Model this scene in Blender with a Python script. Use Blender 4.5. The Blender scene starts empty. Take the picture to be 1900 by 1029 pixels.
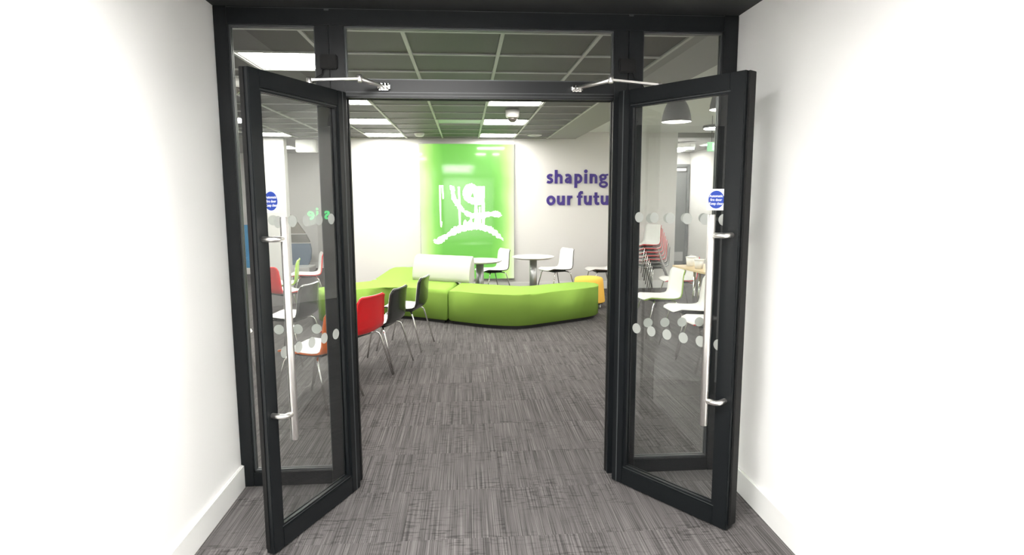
import bpy, bmesh, math, random
from mathutils import Vector, Matrix
R = math.radians
rnd = random.Random(7)
scn = bpy.context.scene
COL = scn.collection

# ------------------------------------------------------------------ camera, world, exposure
F, PIT, YAW, ROLL, CH, CD = 1143.55, 0.1309, 0.0752, -0.0028, 1.6253, 3.4088
cam = bpy.data.cameras.new('camera')
cam.sensor_width = 36; cam.sensor_fit = 'HORIZONTAL'; cam.lens = F / 1900 * 36
cam.clip_start = .05; cam.clip_end = 60
co = bpy.data.objects.new('camera', cam); COL.objects.link(co)
fw = Vector((math.sin(YAW)*math.cos(PIT), math.cos(YAW)*math.cos(PIT), -math.sin(PIT)))
rt = Vector((math.cos(YAW), -math.sin(YAW), 0)); up = rt.cross(fw)
c_, s_ = math.cos(ROLL), math.sin(ROLL)
r2 = rt*c_ + up*s_; u2 = up*c_ - rt*s_
m = Matrix((r2, u2, -fw)).transposed().to_4x4(); m.translation = (0, -CD, CH)
co.matrix_world = m
scn.camera = co
w = bpy.data.worlds.new('world'); scn.world = w; w.use_nodes = True
w.node_tree.nodes['Background'].inputs[0].default_value = (1, 1, 1, 1)
w.node_tree.nodes['Background'].inputs[1].default_value = .15
scn.view_settings.view_transform = 'Standard'
scn.view_settings.look = 'None'
scn.view_settings.exposure = 0.3
scn.view_settings.gamma = 1.0
scn.view_settings.use_curve_mapping = False
ROOM_LIGHT = 35.0        # emission of the ceiling light panels in the room
HALL_LIGHT = 54.0        # emission of the ceiling light panels in the corridor
ART_LIGHT = .72

# ------------------------------------------------------------------ materials
def srgb(r, g, b):
    f = lambda v: (v/255/12.92) if v <= 10 else ((v/255+.055)/1.055)**2.4
    return (f(r), f(g), f(b), 1)
def mat(name, col, rough=.5, metal=0, spec=.5, bump=0, scale=60, var=0, coat=0):
    mt = bpy.data.materials.new(name); mt.use_nodes = True
    nt = mt.node_tree; b = nt.nodes['Principled BSDF']
    b.inputs['Base Color'].default_value = col
    b.inputs['Roughness'].default_value = rough
    b.inputs['Metallic'].default_value = metal
    b.inputs['Specular IOR Level'].default_value = spec
    b.inputs['Coat Weight'].default_value = coat
    if bump or var:
        tc = nt.nodes.new('ShaderNodeTexCoord')
        n = nt.nodes.new('ShaderNodeTexNoise'); n.inputs['Scale'].default_value = scale
        n.inputs['Detail'].default_value = 4
        nt.links.new(tc.outputs['Object'], n.inputs['Vector'])
        if bump:
            bp = nt.nodes.new('ShaderNodeBump'); bp.inputs['Strength'].default_value = bump
            bp.inputs['Distance'].default_value = .004
            nt.links.new(n.outputs['Fac'], bp.inputs['Height']); nt.links.new(bp.outputs['Normal'], b.inputs['Normal'])
        if var:
            hs = nt.nodes.new('ShaderNodeHueSaturation'); hs.inputs['Color'].default_value = col
            mr = nt.nodes.new('ShaderNodeMapRange')
            mr.inputs['From Min'].default_value = .3; mr.inputs['From Max'].default_value = .7
            mr.inputs['To Min'].default_value = 1-var; mr.inputs['To Max'].default_value = 1+var
            nt.links.new(n.outputs['Fac'], mr.inputs['Value']); nt.links.new(mr.outputs['Result'], hs.inputs['Value'])
            nt.links.new(hs.outputs['Color'], b.inputs['Base Color'])
    return mt
def emis(name, col, s):
    mt = bpy.data.materials.new(name); mt.use_nodes = True
    b = mt.node_tree.nodes['Principled BSDF']
    b.inputs['Base Color'].default_value = (.8, .8, .8, 1)
    b.inputs['Emission Color'].default_value = col; b.inputs['Emission Strength'].default_value = s
    return mt
def glass_mat():
    mt = bpy.data.materials.new('clear_glass'); mt.use_nodes = True
    nt = mt.node_tree; nt.nodes.clear()
    o = nt.nodes.new('ShaderNodeOutputMaterial'); mx = nt.nodes.new('ShaderNodeMixShader')
    fr = nt.nodes.new('ShaderNodeFresnel'); fr.inputs['IOR'].default_value = 1.5
    geo = nt.nodes.new('ShaderNodeNewGeometry')
    mm = nt.nodes.new('ShaderNodeMath'); mm.operation = 'SUBTRACT'; mm.inputs[0].default_value = 1
    nt.links.new(geo.outputs['Backfacing'], mm.inputs[1])
    m2 = nt.nodes.new('ShaderNodeMath'); m2.operation = 'MULTIPLY'
    nt.links.new(fr.outputs[0], m2.inputs[0]); nt.links.new(mm.outputs[0], m2.inputs[1])
    m3 = nt.nodes.new('ShaderNodeMath'); m3.operation = 'MULTIPLY'; m3.inputs[1].default_value = 1.7
    nt.links.new(m2.outputs[0], m3.inputs[0])
    t = nt.nodes.new('ShaderNodeBsdfTransparent'); t.inputs[0].default_value = (.965, .975, .97, 1)
    g = nt.nodes.new('ShaderNodeBsdfGlossy'); g.inputs['Roughness'].default_value = 0.0
    nt.links.new(m3.outputs[0], mx.inputs[0]); nt.links.new(t.outputs[0], mx.inputs[1]); nt.links.new(g.outputs[0], mx.inputs[2])
    nt.links.new(mx.outputs[0], o.inputs['Surface'])
    return mt
def frost_mat():
    mt = bpy.data.materials.new('frosted_vinyl'); mt.use_nodes = True
    nt = mt.node_tree; b = nt.nodes['Principled BSDF']; o = nt.nodes['Material Output']
    b.inputs['Base Color'].default_value = (.58, .60, .57, 1); b.inputs['Roughness'].default_value = .7
    tr = nt.nodes.new('ShaderNodeBsdfTranslucent'); tr.inputs[0].default_value = (.58, .60, .57, 1)
    tp = nt.nodes.new('ShaderNodeBsdfTransparent'); m1 = nt.nodes.new('ShaderNodeMixShader'); m2 = nt.nodes.new('ShaderNodeMixShader')
    m1.inputs[0].default_value = .5; m2.inputs[0].default_value = .22
    nt.links.new(b.outputs[0], m1.inputs[1]); nt.links.new(tr.outputs[0], m1.inputs[2])
    nt.links.new(m1.outputs[0], m2.inputs[1]); nt.links.new(tp.outputs[0], m2.inputs[2]); nt.links.new(m2.outputs[0], o.inputs['Surface'])
    return mt
def carpet_mat():
    mt = bpy.data.materials.new('carpet'); mt.use_nodes = True
    nt = mt.node_tree; b = nt.nodes['Principled BSDF']; L = nt.links.new
    b.inputs['Roughness'].default_value = .95; b.inputs['Specular IOR Level'].default_value = .15
    geo = nt.nodes.new('ShaderNodeNewGeometry'); oi = nt.nodes.new('ShaderNodeObjectInfo')
    def noise(sx, sy, det=2, rough=.5, off=True):
        mp = nt.nodes.new('ShaderNodeMapping'); mp.inputs['Scale'].default_value = (sx, sy, 1)
        L(geo.outputs['Position'], mp.inputs['Vector'])
        if off:
            cx = nt.nodes.new('ShaderNodeCombineXYZ'); mu = nt.nodes.new('ShaderNodeMath'); mu.operation = 'MULTIPLY'; mu.inputs[1].default_value = 37
            L(oi.outputs['Random'], mu.inputs[0]); L(mu.outputs[0], cx.inputs['X']); L(mu.outputs[0], cx.inputs['Y']); L(cx.outputs[0], mp.inputs['Location'])
        n = nt.nodes.new('ShaderNodeTexNoise'); n.inputs['Scale'].default_value = 1
        n.inputs['Detail'].default_value = det; n.inputs['Roughness'].default_value = rough
        L(mp.outputs[0], n.inputs['Vector']); return n.outputs['Fac']
    def rng(v, a, b_, c, d):
        r = nt.nodes.new('ShaderNodeMapRange'); r.inputs['From Min'].default_value = a; r.inputs['From Max'].default_value = b_
        r.inputs['To Min'].default_value = c; r.inputs['To Max'].default_value = d; L(v, r.inputs['Value']); return r.outputs['Result']
    def mul(a, b_):
        q = nt.nodes.new('ShaderNodeMath'); q.operation = 'MULTIPLY'; L(a, q.inputs[0]); L(b_, q.inputs[1]); return q.outputs[0]
    stripe = rng(noise(210, .9, 3, .8), .40, .60, .48, 1.40)       # fine lines along the room
    wide = rng(noise(30, 1.2, 2), .35, .65, .84, 1.14)
    dash = rng(noise(12, 55, 2, .6), .52, .62, 1.0, .58)         # short dark marks across
    patch = rng(noise(2.6, 4, 2), .42, .58, 0, 1)
    dm = nt.nodes.new('ShaderNodeMix'); dm.data_type = 'FLOAT'; dm.inputs[2].default_value = 1.0
    L(patch, dm.inputs[0]); L(dash, dm.inputs[3])
    tile = rng(oi.outputs['Random'], 0, 1, .965, 1.035)
    v = mul(mul(mul(stripe, wide), dm.outputs[0]), tile)
    hs = nt.nodes.new('ShaderNodeHueSaturation'); hs.inputs['Color'].default_value = CARPET
    L(v, hs.inputs['Value']); L(hs.outputs['Color'], b.inputs['Base Color'])
    bp = nt.nodes.new('ShaderNodeBump'); bp.inputs['Strength'].default_value = .35; bp.inputs['Distance'].default_value = .003
    L(noise(300, 120, 2), bp.inputs['Height']); L(bp.outputs['Normal'], b.inputs['Normal'])
    return mt
CARPET = (.108, .101, .100, 1)
M = dict(
    carpet=carpet_mat(),
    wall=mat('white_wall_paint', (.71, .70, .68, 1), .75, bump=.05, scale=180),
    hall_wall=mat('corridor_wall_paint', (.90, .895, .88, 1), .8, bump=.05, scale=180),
    skirt=mat('white_skirting_gloss', (.84, .84, .82, 1), .4),
    plaster=mat('grey_plaster', (.30, .30, .285, 1), .8, bump=.05, scale=150),
    pale_plaster=mat('pale_plaster', (.62, .64, .60, 1), .8, bump=.05, scale=150),
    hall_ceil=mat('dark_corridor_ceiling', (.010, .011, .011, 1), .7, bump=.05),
    tile=mat('charcoal_ceiling_tile', (.052, .049, .046, 1), .55, bump=.1, scale=250, var=.08),
    bar=mat('ceiling_grid_metal', (.45, .46, .43, 1), .45),
    frame=mat('black_powder_coat', (.0052, .0066, .0076, 1), .34, spec=.3, bump=.04, scale=400),
    gasket=mat('black_rubber', (.008, .008, .008, 1), .6, spec=.2),
    bead=mat('grey_bead', (.07, .075, .078, 1), .35, metal=.4),
    glass=glass_mat(),
    dot=frost_mat(),
    chrome=mat('chrome', (.80, .79, .77, 1), .13, metal=1),
    steel=mat('brushed_steel', (.86, .84, .81, 1), .34, metal=1, bump=.03, scale=300),
    grey_metal=mat('satin_grey_metal', (.42, .43, .43, 1), .35, metal=.8),
    lamp=emis('room_light', (1, .965, .91, 1), ROOM_LIGHT),
    hall_lamp=emis('corridor_light', (1, .985, .96, 1), HALL_LIGHT),
    bulb=emis('pendant_bulb', (1, .97, .92, 1), 40),
    lampframe=mat('white_light_frame', (.7, .7, .68, 1), .4),
    white_plastic=mat('white_plastic', (.84, .83, .81, 1), .32, coat=.2),
    device=mat('device_white', (.78, .78, .75, 1), .4),
    dark_dome=mat('smoked_dome', (.08, .07, .06, 1), .08, coat=.6),
    red=mat('red_plastic', srgb(214, 28, 34), .25, coat=.25),
    black=mat('black_plastic', (.018, .020, .018, 1), .26, coat=.25),
    orange=mat('orange_plastic', srgb(226, 108, 34), .3, coat=.2),
    lime=mat('lime_plastic', srgb(160, 200, 60), .3, coat=.2),
    brown=mat('brown_plastic', srgb(70, 52, 44), .3, coat=.2),
    foot=mat('dark_plastic', (.02, .02, .02, 1), .5),
    green=mat('green_upholstery', srgb(136, 172, 74), .85, spec=.2, bump=.25, scale=700, var=.06),
    seam=mat('dark_green_piping', srgb(70, 100, 24), .9),
    plinth=mat('black_plinth', (.01, .01, .01, 1), .6),
    bolster=mat('pale_grey_vinyl', (.56, .55, .53, 1), .55, bump=.05, scale=300),
    yellow=mat('yellow_upholstery', srgb(244, 194, 88), .8, spec=.2, bump=.2, scale=700, var=.05),
    table=mat('white_laminate', (.85, .84, .82, 1), .3),
    wood=mat('pale_wood_laminate', srgb(214, 188, 146), .4, var=.06, scale=25),
    purple=mat('purple_acrylic', srgb(66, 50, 132), .35),
    blue=mat('sign_blue', srgb(26, 60, 152), .5),
    paper=mat('sign_white', (.88, .88, .88, 1), .5),
    lamp_shade=mat('dark_grey_shade', (.12, .12, .12, 1), .5),
    shade_in=mat('white_shade_inside', (.85, .84, .8, 1), .6),
    door=mat('grey_door_paint', (.12, .125, .125, 1), .5),
    doorplate=mat('grey_kick_plate', (.35, .35, .34, 1), .4),
    booth_blue=mat('blue_fabric', srgb(74, 150, 196), .85, bump=.2, scale=500),
    booth_slate=mat('slate_blue_fabric', srgb(96, 118, 140), .85, bump=.2, scale=500),
    booth_grey=mat('grey_fabric', srgb(112, 110, 104), .85, bump=.2, scale=500),
    booth_mottle=mat('mottled_grey_fabric', srgb(140, 134, 124), .85, bump=.2, scale=90, var=.3),
    window_dark=mat('dark_window', (.05, .055, .05, 1), .1),
    exit_green=emis('exit_green', srgb(0, 170, 90), 1.0),
    letter_green=emis('letter_green', srgb(60, 220, 120), 7.0),
    exit_white=emis('exit_white', (1, 1, 1, 1), 1.3),
    art_white=emis('lightbox_white', (1, 1, 1, 1), 1.5 * ART_LIGHT),
    alu=mat('brushed_frame', (.5, .5, .5, 1), .35, metal=.8),
)
def art_mat():
    mt = bpy.data.materials.new('lightbox_green'); mt.use_nodes = True
    nt = mt.node_tree; b = nt.nodes['Principled BSDF']; L = nt.links.new
    tc = nt.nodes.new('ShaderNodeTexCoord'); sp = nt.nodes.new('ShaderNodeSeparateXYZ'); L(tc.outputs['Generated'], sp.inputs[0])
    # strips of lamps along the two long edges and the corners of the box show through the print
    ax = nt.nodes.new('ShaderNodeMath'); ax.operation = 'SUBTRACT'; ax.inputs[1].default_value = .5; L(sp.outputs['X'], ax.inputs[0])
    ab = nt.nodes.new('ShaderNodeMath'); ab.operation = 'ABSOLUTE'; L(ax.outputs[0], ab.inputs[0])
    n = nt.nodes.new('ShaderNodeTexNoise'); n.inputs['Scale'].default_value = 3.0; L(tc.outputs['Generated'], n.inputs['Vector'])
    nm = nt.nodes.new('ShaderNodeMath'); nm.operation = 'MULTIPLY_ADD'; nm.inputs[1].default_value = .10; L(n.outputs['Fac'], nm.inputs[0]); L(ab.outputs[0], nm.inputs[2])
    cr = nt.nodes.new('ShaderNodeValToRGB'); L(nm.outputs[0], cr.inputs[0])
    e = cr.color_ramp; e.elements[0].position = .31; e.elements[0].color = srgb(122, 210, 86)
    e.elements[1].position = .55; e.elements[1].color = srgb(250, 255, 222)
    k = e.elements.new(.40); k.color = srgb(152, 236, 104)
    k = e.elements.new(.48); k.color = srgb(222, 255, 158)
    b.inputs['Base Color'].default_value = (.04, .08, .03, 1)
    b.inputs['Roughness'].default_value = .06; b.inputs['Specular IOR Level'].default_value = .6
    L(cr.outputs[0], b.inputs['Emission Color']); b.inputs['Emission Strength'].default_value = ART_LIGHT
    return mt
M['art'] = art_mat()

# ------------------------------------------------------------------ mesh helpers
def new():
    return bmesh.new()
def box(bm, x0, x1, y0, y1, z0, z1, mi=0, bev=0):
    v = [bm.verts.new(p) for p in ((x0,y0,z0),(x1,y0,z0),(x1,y1,z0),(x0,y1,z0),(x0,y0,z1),(x1,y0,z1),(x1,y1,z1),(x0,y1,z1))]
    fs = [bm.faces.new([v[i] for i in q]) for q in ((3,2,1,0),(4,5,6,7),(0,1,5,4),(1,2,6,5),(2,3,7,6),(3,0,4,7))]
    for f in fs: f.material_index = mi
    if bev:
        es = list({e for f in fs for e in f.edges})
        bmesh.ops.bevel(bm, geom=es, offset=bev, segments=2, affect='EDGES', clamp_overlap=True)
    return bm
def prism(bm, poly, z0, z1, mi=0, plane='xy', bev=0, seg=3, off=0):
    """closed outline extruded from z0 to z1 along the axis normal to the plane"""
    def P(a, b, c):
        return (a, b, c) if plane == 'xy' else (a, c, b) if plane == 'xz' else (c, a, b)
    A = [bm.verts.new(P(a, b, z0)) for a, b in poly]; B = [bm.verts.new(P(a, b, z1)) for a, b in poly]
    n = len(poly); fs = []
    fs.append(bm.faces.new(A[::-1])); fs.append(bm.faces.new(B))
    for i in range(n): fs.append(bm.faces.new((A[i], A[(i+1) % n], B[(i+1) % n], B[i])))
    for f in fs: f.material_index = mi
    if bev:
        es = [e for f in fs[:2] for e in f.edges]
        bmesh.ops.bevel(bm, geom=es, offset=bev, segments=seg, affect='EDGES', clamp_overlap=True)
    return bm
def tube(bm, pts, r, n=8, caps=True, mi=0):
    pts = [Vector(p) for p in pts]; rings = []; ref = None
    for i, p in enumerate(pts):
        a = pts[max(i-1, 0)]; b = pts[min(i+1, len(pts)-1)]
        t = (b-a).normalized()
        if ref is None:
            ref = Vector((0, 0, 1)) if abs(t.z) < .9 else Vector((1, 0, 0))
        u = (ref - t*ref.dot(t)).normalized(); v = t.cross(u); ref = u
        rr = r[i] if isinstance(r, (list, tuple)) else r
        rings.append([bm.verts.new(p + (u*math.cos(2*math.pi*k/n) + v*math.sin(2*math.pi*k/n))*rr) for k in range(n)])
    for a, b in zip(rings, rings[1:]):
        for k in range(n):
            f = bm.faces.new((a[k], a[(k+1) % n], b[(k+1) % n], b[k])); f.smooth = True; f.material_index = mi
    if caps:
        bm.faces.new(rings[0][::-1]).material_index = mi; bm.faces.new(rings[-1]).material_index = mi
    return bm
def lathe(bm, prof, n=32, c=(0, 0, 0), mi=0, smooth=True, caps=True):
    rings = []
    for r, z in prof:
        rings.append([bm.verts.new((c[0]+r*math.cos(2*math.pi*k/n), c[1]+r*math.sin(2*math.pi*k/n), c[2]+z)) for k in range(n)])
    for a, b in zip(rings, rings[1:]):
        for k in range(n):
            f = bm.faces.new((a[k], a[(k+1) % n], b[(k+1) % n], b[k])); f.smooth = smooth; f.material_index = mi
    if caps:
        bm.faces.new(rings[0][::-1]).material_index = mi; bm.faces.new(rings[-1]).material_index = mi
    return bm
def obj(name, bm, mts, parent=None, loc=None, fix=True):
    if isinstance(bm, bmesh.types.BMesh):
        if fix: bmesh.ops.recalc_face_normals(bm, faces=bm.faces)
        me = bpy.data.meshes.new(name); bm.to_mesh(me); bm.free()
    else:
        me = bm
    if not isinstance(mts, (list, tuple)): mts = [mts]
    if not me.materials:
        for q in mts: me.materials.append(q)
    o = bpy.data.objects.new(name, me); COL.objects.link(o)
    if parent: o.parent = parent
    if loc: o.location = loc
    return o
def thing(name, label, cat, loc=(0, 0, 0), rz=0, group=None):
    o = bpy.data.objects.new(name, None); COL.objects.link(o)
    o.location = loc; o.rotation_euler = (0, 0, rz); o.empty_display_size = .1
    o['label'] = label; o['category'] = cat
    if group: o['group'] = group
    return o
def struct(name, bm, mt, label=None):
    if bm is None:
        o = bpy.data.objects.new(name, None); COL.objects.link(o)
    else:
        o = obj(name, bm, mt)
    o['kind'] = 'structure'
    if label: o['label'] = label
    return o
def dup(root, loc, rz, label, group=None):
    r = root.copy(); COL.objects.link(r); r.location = loc; r.rotation_euler = (0, 0, rz); r['label'] = label
    if group: r['group'] = group
    for ch in list(root.children):
        c = ch.copy(); COL.objects.link(c); c.parent = r
        for g in list(ch.children):
            d = g.copy(); COL.objects.link(d); d.parent = c
    return r

XL, XR, HC, YF = -1.276, 1.502, 2.597, 7.2665
RX0, RX1, YB = -6.0, 5.3, 11.0
ALX = -2.35         # left end of the far wall; an opening follows, then a pillar
NKX = 3.70          # right end of the far wall
MX0, MX1 = 1.405, 1.90   # plaster margin right of the tiled ceiling
HR2 = 2.71          # raised ceiling on the right

# ================================================================== SETTING
# floor: slab + carpet tiles of half a metre
bm = new(); box(bm, RX0-.2, RX1+.2, -7.2, YB+.2, -.12, -.012)
floor = struct('floor', bm, M['carpet'])
def tile_mesh(sz, th, name, bev):
    b = new(); h = sz/2; box(b, -h, h, -h, h, -th, 0)
    es = [e for e in b.edges if all(abs(v.co.z) < 1e-6 for v in e.verts)]
    bmesh.ops.bevel(b, geom=es, offset=bev, segments=1, affect='EDGES')
    me = bpy.data.meshes.new(name); b.to_mesh(me); b.free(); return me
ct = tile_mesh(.4994, .0125, 'carpet_tile', .0012); ct.materials.append(M['carpet'])
def seen(x, y, z):
    d = Vector((x, y, z)) - Vector((0, -CD, CH)); zc = d.dot(fw)
    if zc < .3: return None
    return 950 + F*d.dot(r2)/zc, 514.5 - F*d.dot(u2)/zc
cells = []
for i in range(-12, 11):
    for j in range(-14, 23):
        x, y = -.07 + .5*i, .12 + .5*j
        if not (RX0 < x < RX1 and y < YB): continue
        if y < 0 and not (XL-.2 < x < XR+.2): continue
        p = seen(x, y, 0)
        infr = bool(p) and 300 < p[0] < 1560 and -40 < p[1] < 1120
        cells.append((0 if infr else 1, math.hypot(x, y+CD), x, y))
cells.sort()
for q in cells[:290]:
    obj('carpet_tile', ct, None, floor, (q[2], q[3], 0))
bm = new()
for q in cells[290:]:
    box(bm, q[2]-.2497, q[2]+.2497, q[3]-.2497, q[3]+.2497, -.0125, 0)
rest = obj('carpet_tile_field', bm, M['carpet'], floor); rest['kind'] = 'stuff'

# corridor shell
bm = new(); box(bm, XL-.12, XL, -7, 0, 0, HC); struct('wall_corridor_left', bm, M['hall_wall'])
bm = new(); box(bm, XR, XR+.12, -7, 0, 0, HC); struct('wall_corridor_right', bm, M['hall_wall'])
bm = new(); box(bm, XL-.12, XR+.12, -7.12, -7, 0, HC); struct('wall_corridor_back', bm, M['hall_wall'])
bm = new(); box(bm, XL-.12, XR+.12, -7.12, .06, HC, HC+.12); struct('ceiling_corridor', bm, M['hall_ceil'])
def skirt(name, poly_axis, a, b, pos, face, h=.135, t=.018):
    """axis x: runs along x from a to b with its back at y=pos; face = direction it projects"""
    bm = new()
    if poly_axis == 'x':
        y0, y1 = sorted((pos, pos+face*t)); box(bm, a, b, y0, y1, 0, h)
    else:
        x0, x1 = sorted((pos, pos+face*t)); box(bm, x0, x1, a, b, 0, h)
    top = [e for e in bm.edges if all(abs(v.co.z-h) < 1e-6 for v in e.verts)]
    bmesh.ops.bevel(bm, geom=top, offset=.006, segments=2, affect='EDGES')
    return struct(name, bm, M['skirt'])
skirt('baseboard_corridor_left', 'y', -7, -.005, XL, 1)
skirt('baseboard_corridor_right', 'y', -7, -.005, XR, -1)
# room shell
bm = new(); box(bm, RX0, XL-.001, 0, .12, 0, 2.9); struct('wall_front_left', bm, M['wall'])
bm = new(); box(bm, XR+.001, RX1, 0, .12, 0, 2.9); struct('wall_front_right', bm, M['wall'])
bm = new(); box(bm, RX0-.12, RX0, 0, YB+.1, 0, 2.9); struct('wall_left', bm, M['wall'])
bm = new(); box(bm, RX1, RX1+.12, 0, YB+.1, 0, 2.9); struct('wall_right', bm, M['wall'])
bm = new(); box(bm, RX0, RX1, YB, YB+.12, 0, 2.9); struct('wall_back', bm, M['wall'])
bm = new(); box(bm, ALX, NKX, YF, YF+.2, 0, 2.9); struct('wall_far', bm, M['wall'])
bm = new(); box(bm, NKX-.14, NKX, YF+.2, YB, 0, 2.9); struct('wall_nook_left', bm, M['wall'])
bm = new(); box(bm, ALX, ALX+.14, YF+.2, YB, 0, 2.9); struct('wall_alcove_right', bm, M['wall'])
bm = new(); box(bm, -3.32, -2.99, YF, YF+.19, 0, 2.9, bev=.004); struct('wall_pillar', bm, M['wall'])
skirt('baseboard_far', 'x', ALX, NKX, YF, -1)
skirt('baseboard_right', 'y', .12, YB, RX1, -1)
skirt('baseboard_back', 'x', RX0, ALX, YB, -1)
# nook ceiling (lower) with its lintel face
bm = new(); box(bm, NKX, RX1, YF, YB, 2.63, 2.9); struct('ceiling_nook', bm, M['plaster'])
bm = new(); box(bm, RX0, ALX, YF, YB, HC, HC+.2); struct('ceiling_alcove', bm, M['plaster'])
# tiled ceiling
ceiling = struct('ceiling', None, None)
bm = new(); box(bm, RX0, MX0, .07, YF, HC+.06, HC+.12); obj('upper_slab', bm, M['hall_ceil'], ceiling)
bm = new(); box(bm, RX0, MX0, .07, .43, HC, HC+.03); obj('front_margin', bm, M['plaster'], ceiling)
bm = new(); box(bm, MX0+.012, MX1, .07, YF, HC, HC+.03); obj('plaster_margin', bm, M['plaster'], ceiling)
bm = new(); box(bm, MX1-.02, MX1, .07, YF, HC+.03, HR2+.02); obj('step_face', bm, M['plaster'], ceiling)
bm = new(); box(bm, MX1-.02, RX1, .07, YF, HR2, HR2+.1); obj('raised_plaster', bm, M['pale_plaster'], ceiling)
GX, GY = -.360, 1.046
xs = [GX+.6*k for k in range(-9, 3)]
ys = [GY+.6*k for k in range(-1, 11)]
bw = .024
for x in xs + [MX0]:
    bm = new(); box(bm, x-bw/2, x+bw/2, ys[0]-.012, YF, HC-.004, HC+.012); box(bm, x-.003, x+.003, ys[0], YF, HC+.012, HC+.04)
    obj('main_bar', bm, M['bar'], ceiling)
for y in ys:
    bm = new(); box(bm, RX0, MX0, y-bw/2, y+bw/2, HC-.003, HC+.011)
    obj('cross_bar', bm, M['bar'], ceiling)
lit = {}
for ix in (2, 5):
    for iy in (4, 7, 10): pass
LITC = [(7, 1, 'long'), ]
# column index k of the cell's left bar, row index of its near bar
def cell_x(k): return GX + .6*k
def cell_y(k): return GY + .6*k
LIGHTS = [(-2, 0, 'ceiling light seen through the upper left pane, above the left door'),
          (-2, 3, 'ceiling light just right of the left door top, nearest of its row'),
          (-2, 6, 'ceiling light in the left row, middle one above the seating'),
          (-2, 9, 'ceiling light in the left row, next to the far white wall'),
          (1, 3, 'ceiling light in the right row, in front of the camera dome'),
          (1, 6, 'ceiling light in the right row, just behind the camera dome'),
          (1, 9, 'ceiling light in the right row, above the green lightbox'),
          (-5, 0, 'ceiling light on the far left side, nearest to the glazed screen'),
          (-5, 3, 'ceiling light on the far left side, second from the glazed screen'),
          (-5, 6, 'ceiling light on the far left side, seen between jamb and left door'),
          (-5, 9, 'ceiling light seen through the left door, in front of the white pillar')]
VENT = (0, 6)
special = {(a, b) for a, b, _ in LIGHTS} | {VENT}
tm = None
tb = new(); box(tb, -.287, .287, -.287, .287, 0, .014, bev=.003); tm = bpy.data.meshes.new('ceiling_tile'); bmesh.ops.recalc_face_normals(tb, faces=tb.faces); tb.to_mesh(tm); tb.free(); tm.materials.append(M['tile'])
for a in range(-9, 2):
    for b in range(-1, 10):
        if (a, b) in special: continue
        obj('ceiling_tile', tm, None, ceiling, (cell_x(a)+.3, cell_y(b)+.3, HC+.006))
tb = new(); box(tb, -.270, .270, -.287, .287, 0, .014, bev=.003); tm2 = bpy.data.meshes.new('ceiling_tile'); bmesh.ops.recalc_face_normals(tb, faces=tb.faces); tb.to_mesh(tm2); tb.free(); tm2.materials.append(M['tile'])
for b in range(-1, 10):
    obj('ceiling_tile', tm2, None, ceiling, (cell_x(2)+.2825, cell_y(b)+.3, HC+.006))
bm = new(); box(bm, RX0, MX0, cell_y(10)+.012, YF, HC+.004, HC+.02); obj('cut_tile', bm, M['tile'], ceiling)

# lights in the ceiling
def light_mesh():
    t = thing('ceiling_light', 'x', 'ceiling light', group='ceiling light panels')
    bm = new()
    for q in ((-.287,.287,-.287,-.272),(-.287,.287,.272,.287),(-.287,-.272,-.272,.272),(.272,.287,-.272,.272)):
        box(bm, *q, 0, .02)
    obj('light_frame', bm, M['lampframe'], t)
    bm = new(); box(bm, -.272, .272, -.272, .272, .004, .014); obj('diffuser', bm, M['lamp'], t)
    return t
L0 = light_mesh()
for i, (a, b, lab) in enumerate(LIGHTS):
    p = (cell_x(a)+.3, cell_y(b)+.3, HC+.003)
    lab = 'square white ' + lab
    if i == 0: L0.location = p; L0['label'] = lab
    else: dup(L0, p, 0, lab)
# unlit louvred panel
t = thing('ceiling_vent', 'unlit pale metal ceiling panel glowing green above the lightbox', 'ceiling vent', (cell_x(0)+.3, cell_y(6)+.3, HC+.003))
bm = new(); box(bm, -.287, .287, -.287, .287, .006, .016); obj('panel', bm, M['grey_metal'], t)
bm = new()
for q in ((-.31,.31,-.30,-.275),(-.31,.31,.275,.30),(-.31,-.28,-.275,.275),(.28,.31,-.275,.275)): box(bm, *q, -.010, .008)
obj('panel_frame', bm, M['bar'], t)
for i, (x, y, lab) in enumerate(((4.45, 1.6, 'nearest to the glazed screen'), (4.45, 3.4, 'second from the glazed screen'), (4.45, 5.2, 'third from the glazed screen'))):  # added panels out of view, only to brighten the right side of the room
    dup(L0, (x, y, HR2-.02), 0, 'unseen added ceiling light on the raised plaster ceiling, ' + lab)
dup(L0, (4.95, 8.5, 2.61), 0, 'unseen added ceiling light on the lower nook ceiling, nearer one')  # both nook panels are added fill to brighten its walls
dup(L0, (4.6, 10.4, 2.61), 0, 'added ceiling light on the lower nook ceiling by the grey door')
# corridor lights (behind the camera)
def hall_light(y, lab):
    t = thing('corridor_light', lab, 'ceiling light', (-.30, y, HC-.03), group='corridor ceiling lights')
    bm = new()
    for q in ((-.6,.6,-.3,-.285),(-.6,.6,.285,.3),(-.6,-.585,-.285,.285),(.585,.6,-.285,.285)): box(bm, *q, 0, .03)
    obj('light_frame', bm, M['lampframe'], t)
    bm = new(); box(bm, -.585, .585, -.285, .285, .006, .02); obj('diffuser', bm, M['hall_lamp'], t)
hall_light(-2.25, 'wide corridor ceiling light nearest to the glazed doors')
hall_light(-4.3, 'wide corridor ceiling light overhead, second from the glazed doors')
hall_light(-6.1, 'wide corridor ceiling light at the far back end of the corridor')

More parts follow.
